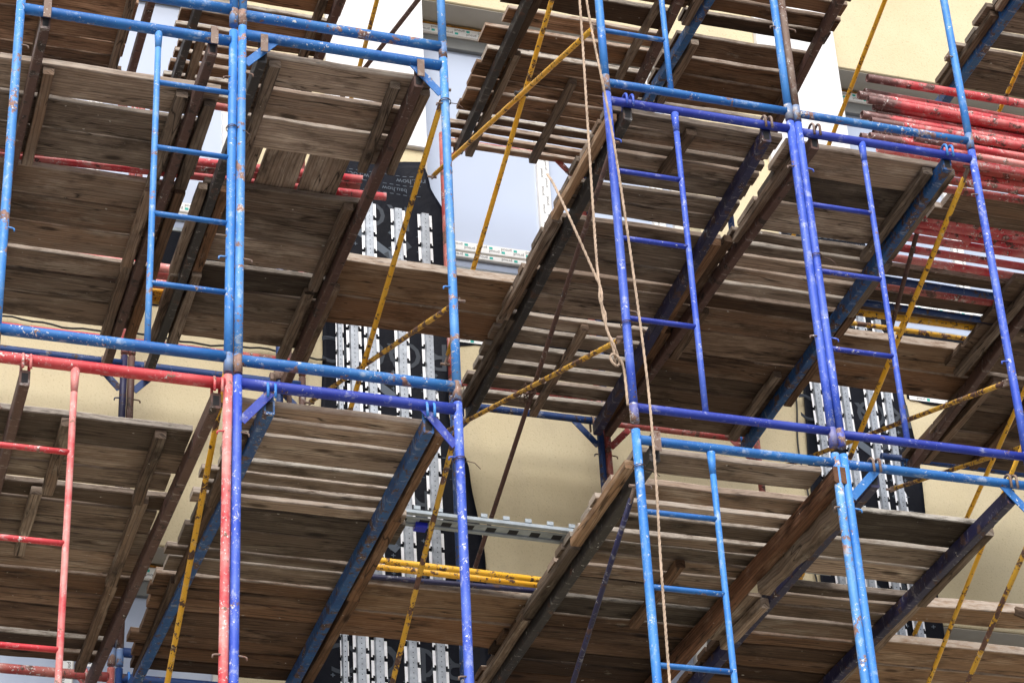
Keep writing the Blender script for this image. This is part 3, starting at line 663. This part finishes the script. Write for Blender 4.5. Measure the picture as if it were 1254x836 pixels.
deck('E', 0, Z[0], [
    dict(x0=4.98, x1=5.86, b=(.38, .66, .875, 1.06), bat=((5.83, .4, 1.2, W),), g={1: .04, 2: .02}, m=W, adj='pale edged grey', du=.95, ds=.03),
    dict(x0=4.97, x1=5.80, b=(1.17, 1.265, 1.40, 1.54, 1.73), bat=((5.80, 1.2, 1.75, W),), g={1: .035, 2: .015, 3: .03}, m=W, adj='slatted brown', ds=-.02, rag=2),
    dict(x0=4.95, x1=5.82, b=(1.75, 1.87, 2.02, 2.16, 2.3, 2.45, 2.62, 2.8), bat=((5.78, 1.75, 2.8, W),), m=WW, adj='dark brown', ds=-.1)])
deck('A', 2, Z[2], [
    dict(x0=.75, x1=1.74, b=(1.95, 2.15, 2.36, 2.55, 2.68, 2.78, 2.90), bat=((1.22, 1.9, 2.9, W), (1.70, 2.0, 2.92, W)), m=WW, adj='brown', row='rear', ds=.05)])
deck('B', 2, Z[2], [
    dict(x0=2.0, x1=2.92, b=(1.80, 1.99, 2.09, 2.25, 2.40), bat=((2.80, 1.8, 2.45, W),), g={1: .05, 2: .04, 3: .04}, m=WW, adj='slatted brown', row='middle', du=.95),
    dict(x0=2.0, x1=2.92, b=(2.42, 2.5, 2.61, 2.74, 2.87, 2.98), bat=((2.17, 2.3, 3.0, W), (2.60, 2.4, 3.0, W), (2.84, 2.42, 2.98, W)), g={1: .035, 2: .035, 3: .035, 4: .04, 5: .04}, m=WW, adj='finely slatted brown', du=.95, row='rear', rag=2.5)])
deck('D', 2, Z[2], [
    dict(x0=3.855, x1=4.90, b=(1.05, 1.22, 1.40, 1.62, 1.80, 2.02), bat=((4.03, 1.1, 2.05, WD), (4.76, 1.3, 2.1, W)), g={0: .03, 1: .04, 2: .045, 3: .045, 4: .05}, m=WW, adj='slatted brown', row='middle', du=.95, rag=2.5),
    dict(x0=3.885, x1=4.90, b=(2.03, 2.19, 2.33, 2.45, 2.59, 2.69, 2.79, 2.88, 2.98, 3.07), bat=((4.07, 2.02, 3.08, W), (4.50, 2.2, 3.05, W)), g={0: .03, 3: .02, 5: .035, 6: .035, 7: .045, 8: .04}, m=WW, adj='slatted splashed brown', du=.95, row='rear', rag=1.5)])
deck('E', 2, Z[2], [
    dict(x0=4.95, x1=5.90, b=(.95, 1.1, 1.24, 1.38, 1.52), bat=((4.98, 1.0, 1.5, W),), g={1: .03, 2: .03, 3: .03}, m=WW, adj='slatted brown', row='front'),
    dict(x0=4.97, x1=5.90, b=(1.63, 1.81, 1.99, 2.16, 2.28), bat=((5.10, 1.65, 2.3, W), (5.86, 1.6, 2.3, WW)), g={0: 0, 1: .03, 2: .015, 3: .03}, m=WW, adj='wide boarded red brown', row='middle', ds=.06),
    dict(x0=4.97, x1=5.92, b=(2.30, 2.40, 2.52, 2.66, 2.82, 2.95), bat=((5.06, 2.3, 2.95, W),), g={1: .05, 3: .04}, m=W, adj='grey brown', row='rear')])
deck('F', 2, Z[2], [
    dict(x0=6.74, x1=7.75, b=(.30, .52, .72, .92, 1.12, 1.29, 1.49, 1.70), bat=((6.79, .3, .9, W), (6.80, .95, 1.7, WD)), g={2: .03, 4: .035, 5: .03}, m=W, adj='grey brown', row='front', rag=2)])

# --- loose planks
def plank(x0, x1, y0, y1, z, m, label, group=None, th=.045, tone=.55, yaw=0, name='loose_plank'):
    b = MB(); yc = (y0+y1)/2; b.hue = .6
    b.bar((x0, yc-yaw, z+th/2), (x1, yc+yaw, z+th/2), y1-y0, th, ch=.004, segs=12, jit=.003, tone=tone, dust=.9)
    return tag(b.build(name, M[m]), label, 'plank', group)
GB = 'planks bridging the gaps between bays'
ZT = [z+TH+.006 for z in Z]
plank(2.80, 3.93, 1.73, 2.06, ZT[1], WP, 'pale front plank bridging to the middle rope bay deck', GB, .055, .42)
plank(2.82, 3.92, 2.075, 2.36, ZT[1], WW, 'brown rear plank bridging to the middle rope bay deck', GB, .045, .62)
plank(2.78, 3.96, 1.71, 2.0, ZT[0], WP, 'pale pink edged front plank bridging to the lowest rope bay deck', GB, .055, .36)
plank(2.82, 3.90, 2.015, 2.30, ZT[0], WW, 'dark stained rear plank bridging to the lowest rope bay deck', GB, .045, .62)
plank(5.80, 7.0, 1.50, 1.555, ZT[1]+.02, WD, 'narrow dark plank just above the upper yellow tube', GB, .03, .4)
plank(5.72, 6.92, 1.80, 2.06, ZT[1], WP, 'pale edged front plank below the yellow tubes', GB, .055, .34)
plank(5.74, 6.88, 2.075, 2.34, ZT[1], WW, 'brown rear plank below the yellow tubes', GB, .045, .6)
plank(5.70, 6.95, 1.36, 1.54, ZT[0]+.02, WP, 'narrow pale plank before the lower end of the black sheet', GB, .06, .44, -.03)
plank(5.68, 6.95, 1.72, 1.98, ZT[0]-.03, WP, 'pale front plank of the lowest bridge under the narrow plank', GB, .05, .47)
plank(5.70, 6.95, 2.0, 2.26, ZT[0]-.03, WP, 'pale rear plank of the lowest bridge under the narrow plank', GB, .045, .5)
b = MB(); b.bar((6.52, 1.22, 5.86), (6.50, 1.46, 6.04), .10, .05, ch=.01, segs=3, jit=.003); tag(b.build('timber_block', M['wood_dark']), 'dark round edged timber block leaning on the narrow pale plank', 'timber')
# cross boards in the hole of the middle deck, bay without ladder
for k, (xa, xb, y0, y1) in enumerate(((2.10, 2.225, .73, 1.24), (2.245, 2.455, .72, 1.25), (2.475, 2.685, .70, 1.22))):
    b = MB(); xm = (xa+xb)/2; b.bar((xm, y0, ZT[1]+.012), (xm, y1, ZT[1]+.012), xb-xa, .028, ch=.003, segs=6, jit=.002, tone=.62)
    tag(b.build('cross_board', M['wood']), ('narrow short board laid crosswise in the deck hole, nearest the twin posts', 'wide short board laid crosswise in the deck hole, middle of three', 'short board laid crosswise in the deck hole, nearest the red tube ends')[k], 'board', 'short boards over the deck hole')
# dark planks below the pipe pile
plank(5.90, 6.95, .31, .46, ZT[1]-.03, WD, 'dark front plank under the red pipe pile', GB, .04, .75)
plank(5.86, 6.95, .455, .565, ZT[1]-.03, WD, 'dark second plank under the red pipe pile', GB, .04, .6)
plank(5.80, 7.0, 1.09, 1.18, ZT[1]+.01, WD, 'narrow dark plank behind the red pipes above the blue tube', GB, .035, .4)
plank(5.80, 7.0, 1.33, 1.43, ZT[1]+.01, WD, 'narrow dark plank between the mottled red tube and the thin blue tube', GB, .035, .4)

# ------------------------------------------------------------------ stacked tubes
def stub(name, p, q, r, mat, label, group=None, hollow=True, cat='tube'):
    b = MB()
    if hollow: b.pipe(p, q, r)
    else: b.tube(p, q, r)
    return tag(b.build(name, M[mat]), label, cat, group)
RP = .0215
GP = 'red tubes piled on the middle deck'
top = [(5.54, .40, 8.69, 'brown dirty ended red tube lying on top of the pile'), (5.48, .42, 8.575, 'short ended red tube second from the top of the pile'),
       (5.50, .36, 8.50, 'scuffed red tube third from the top of the pile'), (5.47, .40, 8.42, 'pale red tube fourth from the top of the pile'),
       (5.48, .33, 8.325, 'rubbed red tube with paint scars, fifth down the pile'), (5.43, .38, 8.245, 'red tube with a dark end, sixth down the pile'),
       (5.44, .30, 8.19, 'pink worn red tube just above the worn blue bar')]
for x, y, z, lab in top:
    stub('scaffold_tube', (x, y, z), (x+2.6, y+R.uniform(-.05, .05), z+R.uniform(-.05, -.02)), .0235, 'redpipe', lab, GP)
lab = 'red tube buried inside the pile on the middle deck'
for k in range(27):
    y = .47+.058*(k % 3)+.02*((k//3) % 2); z = 8.27+.047*(k//3)
    stub('scaffold_tube', (5.60+.10*(k % 3)+R.uniform(-.09, .10), y, z), (8.0, y+R.uniform(-.03, .03), z+R.uniform(-.02, .01)), RP, 'redworn' if k % 4 == 1 else 'redpipe', lab, GP)
for k, (x, y, z) in enumerate(((5.62, .20, 8.03), (5.62, .14, 8.09), (5.75, .10, 8.00))):
    stub('scaffold_tube', (x-.2*(k == 0), y, z), (8.1, y+.02, z-.01), RP*.9, 'red' if k != 1 else 'redpipe', ('bright red tube right behind the violet bar', 'dull red tube lying above the bright one behind the violet bar', 'bright red tube overhanging the dark front plank')[k], GP)
for k in range(5):                                           # tubes lying across, under the pile
    x = 5.30+.075*k
    stub('bearer_tube', (x, .28+.02*k, 7.955), (x+.02, .84, 7.955), RP*.95, 'redworn', 'dirty red tube lying crosswise below the ends of the pile', 'crosswise tubes under the pile')
low = [(.60, 'redpipe'), (.655, 'redpipe'), (.71, 'redpipe'), (.765, 'redpipe'), (.85, 'red'), (.95, 'redpipe'), (1.05, 'red')]
for k, (y, m) in enumerate(low):
    stub('scaffold_tube', (5.70, y, 7.975), (8.1, y+R.uniform(.0, .05), 7.975), .0225, m, 'red tube of the spaced layer seen from below between beams', 'spaced red tubes below the pile')
stub('scaffold_tube', (5.74, .215, 7.90), (8.1, .19, 7.90), RP, 'redworn', 'dull red tube crossing just under the violet bar beside the last post')
stub('scaffold_tube', (5.72, .285, 7.895), (8.1, .25, 7.895), RP, 'redworn', 'whitish scuffed red tube below the dull red one beside the last post')
stub('bearer_tube', (6.30, .32, 7.99), (6.24, .86, 7.985), RP, 'red', 'clean red tube lying crosswise behind the last violet post')
stub('scaffold_tube', (5.72, 1.205, 7.93), (6.95, 1.225, 7.93), .022, 'darkblue', 'blue tube between two narrow dark planks')
stub('scaffold_tube', (5.70, 1.285, 7.945), (7.0, 1.30, 7.945), .027, 'redworn', 'mottled red tube below the blue tube')
stub('scaffold_tube', (5.74, 1.455, 7.93), (6.9, 1.465, 7.93), .020, 'darkblue', 'thin blue tube above the yellow tubes')
stub('scaffold_tube', (5.72, 1.585, 7.95), (6.85, 1.575, 7.95), .021, 'yellow', 'perforated yellow tube above the pale edged plank')
stub('scaffold_tube', (5.74, 1.69, 7.945), (6.85, 1.695, 7.945), .015, 'yellowworn', 'rusty yellow tube lying against the pale edged plank')
stub('scaffold_tube', (5.90, .55, 8.10), (5.98, 1.35, 7.70), .013, 'brown', 'thin rusty rod hanging diagonally across the spaced red tubes')
# tubes on the decks behind the short blue ladder
GL = 'red tubes lying across the middle deck'
for k, (x0, x1, y, z) in enumerate(((.55, 2.80, 1.03, 7.965), (.6, 2.80, 1.085, 7.962), (.5, 2.96, 1.145, 7.960))):
    stub('scaffold_tube', (x0, y+.135, z), (x1, y, z), RP, 'redpipe' if k != 1 else 'redworn', ('red tube seen through the deck hole, uppermost of three', 'grey scuffed red tube seen through the deck hole, middle of three', 'red tube whose end sticks out past the rusty beam, lowest of three')[k], GL)
for k, (y, m) in enumerate(((2.12, 'red'), (2.185, 'red'), (2.28, 'red'), (2.36, 'yellow'), (2.43, 'yellow'))):
    stub('scaffold_tube', (1.3, y, 7.985), (2.6, y-.01, 7.985), .026 if k < 3 else .030, m, ('red tube in the slot beside the ladder stile, uppermost', 'red tube in the slot beside the ladder stile, second', 'red tube in the slot just above the yellow tubes', 'yellow tube in the slot beside the ladder stile, upper', 'yellow tube in the slot beside the ladder stile, lower')[k], 'tubes in the slot between the decks')
# three thin tubes and a zinc channel on the lowest deck
stub('scaffold_tube', (2.86, 1.51, 5.965), (4.4, 1.57, 5.965), .016, 'yellow', 'upper yellow tube lying above the pale bridging plank', 'yellow tubes on the lowest deck')
stub('scaffold_tube', (2.86, 1.585, 5.965), (4.4, 1.62, 5.965), .016, 'yellow', 'lower yellow tube lying above the pale bridging plank', 'yellow tubes on the lowest deck')
stub('scaffold_tube', (2.84, 1.70, 5.965), (4.3, 1.66, 5.965), .015, 'indigo', 'dark violet grey tube below the two yellow tubes')
ch = thing('metal_channel', 'galvanised notched channel laid from deck to deck above yellow tubes', 'metal profile', (2.9, 1.05, 5.94))
for yy, nm in ((1.02, 'upper_flange'), (1.115, 'lower_flange')):
    b = MB(); z0 = 5.955 if nm == 'upper_flange' else 5.945
    b.bar((2.86, yy-.02, z0+.012), (5.3, yy+.03, z0+.012), .028, .020, ch=.002)
    x = 2.92
    while x < 5.25:
        b.bar((x, yy-.02+.05*(x-2.86)/2.44-.012, z0+.024), (x, yy-.02+.05*(x-2.86)/2.44-.012, z0+.044), .034, .008, up=(0, 1, 0), ch=.001); x += .115
    b.build(nm, M['galvdull'], ch)
b = MB(); b.bar((2.87, 1.068, 5.957), (5.28, 1.10, 5.957), .085, .003, ch=.0008); x = 2.95
while x < 5.2:
    yc = 1.068+.032*(x-2.87)/2.41; b.poly([(x, yc-.025, 5.9548), (x+.05, yc-.025, 5.9548), (x+.05, yc+.025, 5.9548), (x, yc+.025, 5.9548)], 1); x += .115
b.build('web', [M['galvdull'], M['hole']], ch)
b = MB(); b.box(3.05, 3.11, 1.07, 1.13, 5.93, 5.965, .006); tag(b.build('plastic_cap', M['plastic']), 'small bright blue plastic cap on the notched channel', 'cap')

# ------------------------------------------------------------------ diagonal braces
def brace(x, z0, z1, col, label, y0=.03, y1=3.03, r=.0132, dx=0):
    t = thing('diagonal_brace', label, 'brace', (x, y0, z0), 'diagonal braces between front and rear')
    p, q = Vector((x, y0, z0)), Vector((x+dx, y1, z1)); d = (q-p).normalized()
    b = MB(); b.tube(p+d*.07, q-d*.07, r, 12, segs=8); b.build('rod', M[col], t)
    for e, s in ((p, 1), (q, -1)):
        b = MB(); b.bar(e, e+d*s*.085, .036, .009, up=(1, 0, 0), ch=.002); b.tube(e+Vector((-.03, 0, 0)), e+Vector((.03, 0, 0)), .008, 8); b.build('end_tab', M['rust'], t)
    return t
brace(2.965, 7.83, 6.75, 'yellow', 'clean yellow brace falling from the blue gusset behind the ladderless bay', r=.0145)
brace(2.99, 6.57, 7.80, 'yellowworn', 'flaking yellow brace rising to the rear from the light blue post')
brace(2.965, 5.92, 4.1, 'yellowworn', 'rusty brace with yellow remains below the violet gusset')
brace(2.96, 9.88, 8.68, 'yellowworn', 'yellow brace high before the white pier, falling to the rear')
brace(3.0, 8.66, 9.76, 'brown', 'brown brace high before the white pier, rising to the rear')
brace(3.80, 8.41, 9.60, 'yellow', 'yellow brace rising from the rope post across the top deck', r=.0150)
brace(3.84, 9.51, 8.19, 'yellow', 'yellow brace with dark bolt, steep one of the upper cross', r=.0150)
brace(3.80, 6.48, 7.69, 'yellowworn', 'half yellow brace ending at the rope knot')
brace(3.84, 7.66, 6.41, 'brown', 'brown rusty brace wired to the half yellow brace')
brace(3.80, 5.67, 4.1, 'indigo', 'chipped violet brace below the rope bay')
brace(1.93, 6.33, 4.1, 'yellow', 'yellow brace behind the red post', r=.0145)
brace(5.87, 6.53, 7.67, 'yellowworn', 'flaking yellow brace rising to the rear from the far violet post')
brace(5.85, 7.86, 6.58, 'yellow', 'perforated yellow brace in front of the spaced red tubes', r=.0145)
brace(5.86, 9.73, 8.55, 'yellow', 'yellow brace passing behind the dirty pipe ends')
brace(6.72, 9.45, 8.42, 'yellow', 'yellow brace in front of the topmost grey deck beyond the pipes')
brace(5.87, 5.72, 4.3, 'yellowworn', 'rusty brace with yellow remains below the blue gusset')
brace(5.93, 6.27, 4.7, 'yellow', 'thin yellow brace behind the chipped indigo beam', r=.0115)
brace(6.74, 6.53, 7.67, 'yellowworn', 'flaking yellow brace low under the dark rear deck')
brace(6.72, 7.86, 6.6, 'yellow', 'yellow brace beyond the last violet post')
brace(.87, 9.9, 8.7, 'yellow', 'yellow brace behind the outermost blue post')
b = MB(); b.tube((3.78, 1.30, 8.945), (3.86, 1.30, 8.945), .012, 8); b.tube((3.80, 1.30, 8.92), (3.84, 1.30, 8.97), .02, 10); tag(b.build('bolt', M['black']), 'dark bolt joining the upper yellow cross braces', 'bolt')
# tie wires
def ring_wire(x, y, z, r, label, turns=2, axis=None, group=None):
    b = MB(); pts = []
    for k in range(turns*14+1):
        a = 2*math.pi*k/14; pts.append((x+r*math.cos(a), y+r*math.sin(a), z+.004*math.sin(a*1.3)+.003*k/14))
    pts += [(x+r+.03, y-.03, z-.02), (x+r+.05, y-.05, z-.06)]
    b.path(pts, .0022, 6); return tag(b.build('tie_wire', M['wire']), label, 'wire', group)
ring_wire(B1, 0, 7.72, .029, 'wire wound on the light blue post by the yellow brace')
ring_wire(A1, 0, 7.36, .028, 'wire wound on the twin post at the second rung')
ring_wire(E0, 0, 7.10, .030, 'wire wound on the violet twin posts beside the middle rung')
ring_wire(D0, 0, 5.75, .029, 'wire wound on the sky blue post below the bar')
ring_wire(D0, 0, 6.54, .029, 'wire wound on the violet post by the rope knot')
ring_wire(B1, 0, 5.68, .029, 'wire wound on the violet post below the gusset')
b = MB(); pts = []
for k in range(60):
    a = k*.9; pts.append((3.82+.032*math.cos(a), 1.50+.045*math.sin(a*1.1)+.02*math.sin(k), 7.06+.04*math.sin(a*.7)))
b.path(pts, .0022, 6); tag(b.build('tie_wire', M['wire']), 'tangled wire tying the brown brace to the half yellow brace', 'wire')

# ------------------------------------------------------------------ ropes
def rope(pts, label, r=.0060, dense=.012, group='hemp ropes hanging before the rope post'):
    # smooth the control points, then lay three strands round the line
    P = [Vector(p) for p in pts]; line = []
    for k in range(len(P)-1):
        p0, p1, p2, p3 = P[max(k-1, 0)], P[k], P[k+1], P[min(k+2, len(P)-1)]
        n = max(2, int((p2-p1).length/dense))
        for i in range(n):
            t = i/n; line.append(.5*((2*p1)+(p2-p0)*t+(2*p0-5*p1+4*p2-p3)*t*t+(3*p1-p0-3*p2+p3)*t**3))
    line.append(P[-1]); b = MB()
    for s in range(3):
        out = []; a = None; ang = s*2*math.pi/3
        for k, p in enumerate(line):
            d = (line[min(k+1, len(line)-1)]-line[max(k-1, 0)]).normalized()
            if a is None: a = d.cross(Vector((.2, 1, .1))).normalized()
            a = (a-d*a.dot(d)).normalized(); c = d.cross(a)
            out.append(p+(a*math.cos(ang)+c*math.sin(ang))*r*.55); ang += .75
        b.path(out, r*.62, 6)
    return tag(b.build('rope', M['rope']), label, 'rope', group)
ry = -.12
rope([(3.655, ry, 9.2), (3.66, ry, 8.41), (3.648, ry, 7.5), (3.64, ry, 6.78), (3.652, ry, 6.62), (3.648, ry, 6.52), (3.668, ry, 6.40), (3.69, ry, 6.30), (3.705, ry+.03, 6.24)], 'rope hanging plumb down to the knot on the brace end')
rope([(3.60, ry-.2, 9.0), (3.70, ry, 8.41), (3.78, ry, 7.55), (3.84, ry, 6.34), (3.845, ry, 5.7), (3.83, ry, 5.14), (3.82, ry, 4.2), (3.82, ry, 2.5)], 'longest rope running straight past all the ladder rungs')
rope([(3.50, .1, 7.45), (3.49, ry+.1, 7.29), (3.53, ry, 7.0), (3.625, ry, 6.72), (3.645, ry, 6.66), (3.640, ry, 6.58), (3.662, ry, 6.50), (3.662, ry, 6.42), (3.69, ry-.01, 6.32), (3.72, ry+.02, 6.25), (3.685, ry-.02, 6.205), (3.665, ry-.01, 6.25), (3.69, ry, 6.28), (3.73, ry, 6.22), (3.745, ry+.02, 6.02)], 'slack rope swinging in from the plank ends and looped at the knot')
# black cable across the wall
b = MB(); b.path([(.3+.06*k, WY-.03, 8.35+.012*math.sin(k*.5)+.006*math.sin(k*1.7)) for k in range(49)], .007, 6)
tag(b.build('cable', M['cable']), 'thin black cable strung along the cream wall', 'cable')
b = MB(); b.path([(6.32+.015*math.sin(k*.4), WY-.03, 8.7-.05*k) for k in range(34)], .006, 6)
tag(b.build('cable', M['cable']), 'black cable dangling down the cream wall beside the black sheet', 'cable')
# number tag
b = MB(); b.box(1.735, 1.79, YB-.05, YB-.046, 5.955, 6.02, .001); put_text(b, '8', .06, 1.7625, 5.988, lambda x, z: YB-.05, 0, .002, mi=1)
tag(b.build('number_tag', [M['tag'], M['ink']]), 'small white tag numbered 8 on the lowest red rear bar', 'tag')

# ------------------------------------------------------------------ light, sky, camera
SUN_EL, SUN_AZ = math.radians(44), math.radians(200)      # azimuth clockwise from +Y: behind the photographer's left shoulder
w = bpy.data.worlds.new('World'); SC.world = w; w.use_nodes = True
nt = w.node_tree; bg = nt.nodes['Background']
sk = nt.nodes.new('ShaderNodeTexSky'); sk.sky_type = 'NISHITA'; sk.sun_disc = False
sk.sun_elevation = SUN_EL; sk.sun_rotation = SUN_AZ; sk.air_density = 1.0; sk.dust_density = 4.0; sk.ozone_density = 1.0
hs = nt.nodes.new('ShaderNodeHueSaturation'); hs.inputs['Saturation'].default_value = .45
nt.links.new(sk.outputs[0], hs.inputs['Color']); nt.links.new(hs.outputs[0], bg.inputs['Color']); bg.inputs['Strength'].default_value = .115
sd = bpy.data.lights.new('Sun', 'SUN'); sd.energy = 1.4; sd.angle = math.radians(28); sd.color = (1, .975, .945)
so = bpy.data.objects.new('Sun', sd); COL.objects.link(so)
dirv = Vector((math.sin(SUN_AZ)*math.cos(SUN_EL), math.cos(SUN_AZ)*math.cos(SUN_EL), math.sin(SUN_EL)))
so.rotation_euler = dirv.to_track_quat('Z', 'Y').to_euler(); so.location = dirv*40

cam = bpy.data.cameras.new('Camera'); co = bpy.data.objects.new('Camera', cam); COL.objects.link(co)
cam.sensor_width = 36; cam.lens = 3082.1286/1254*36; cam.clip_start = .1; cam.clip_end = 1500
co.rotation_euler = Matrix(((0.9536496, -0.1229940, -0.2746361), (-0.2971738, -0.5284820, -0.7952324), (-0.0473314, 0.8399877, -0.5405372))).to_euler()
co.location = (0, -9.3561, 0); SC.camera = co
SC.view_settings.view_transform = 'Standard'; SC.view_settings.look = 'None'; SC.view_settings.gamma = 1
SC.view_settings.exposure = .95
SC.render.engine = 'CYCLES'
SC.cycles.max_bounces = 8; SC.cycles.diffuse_bounces = 5; SC.cycles.use_denoising = True
SC.cycles.caustics_reflective = False; SC.cycles.caustics_refractive = False
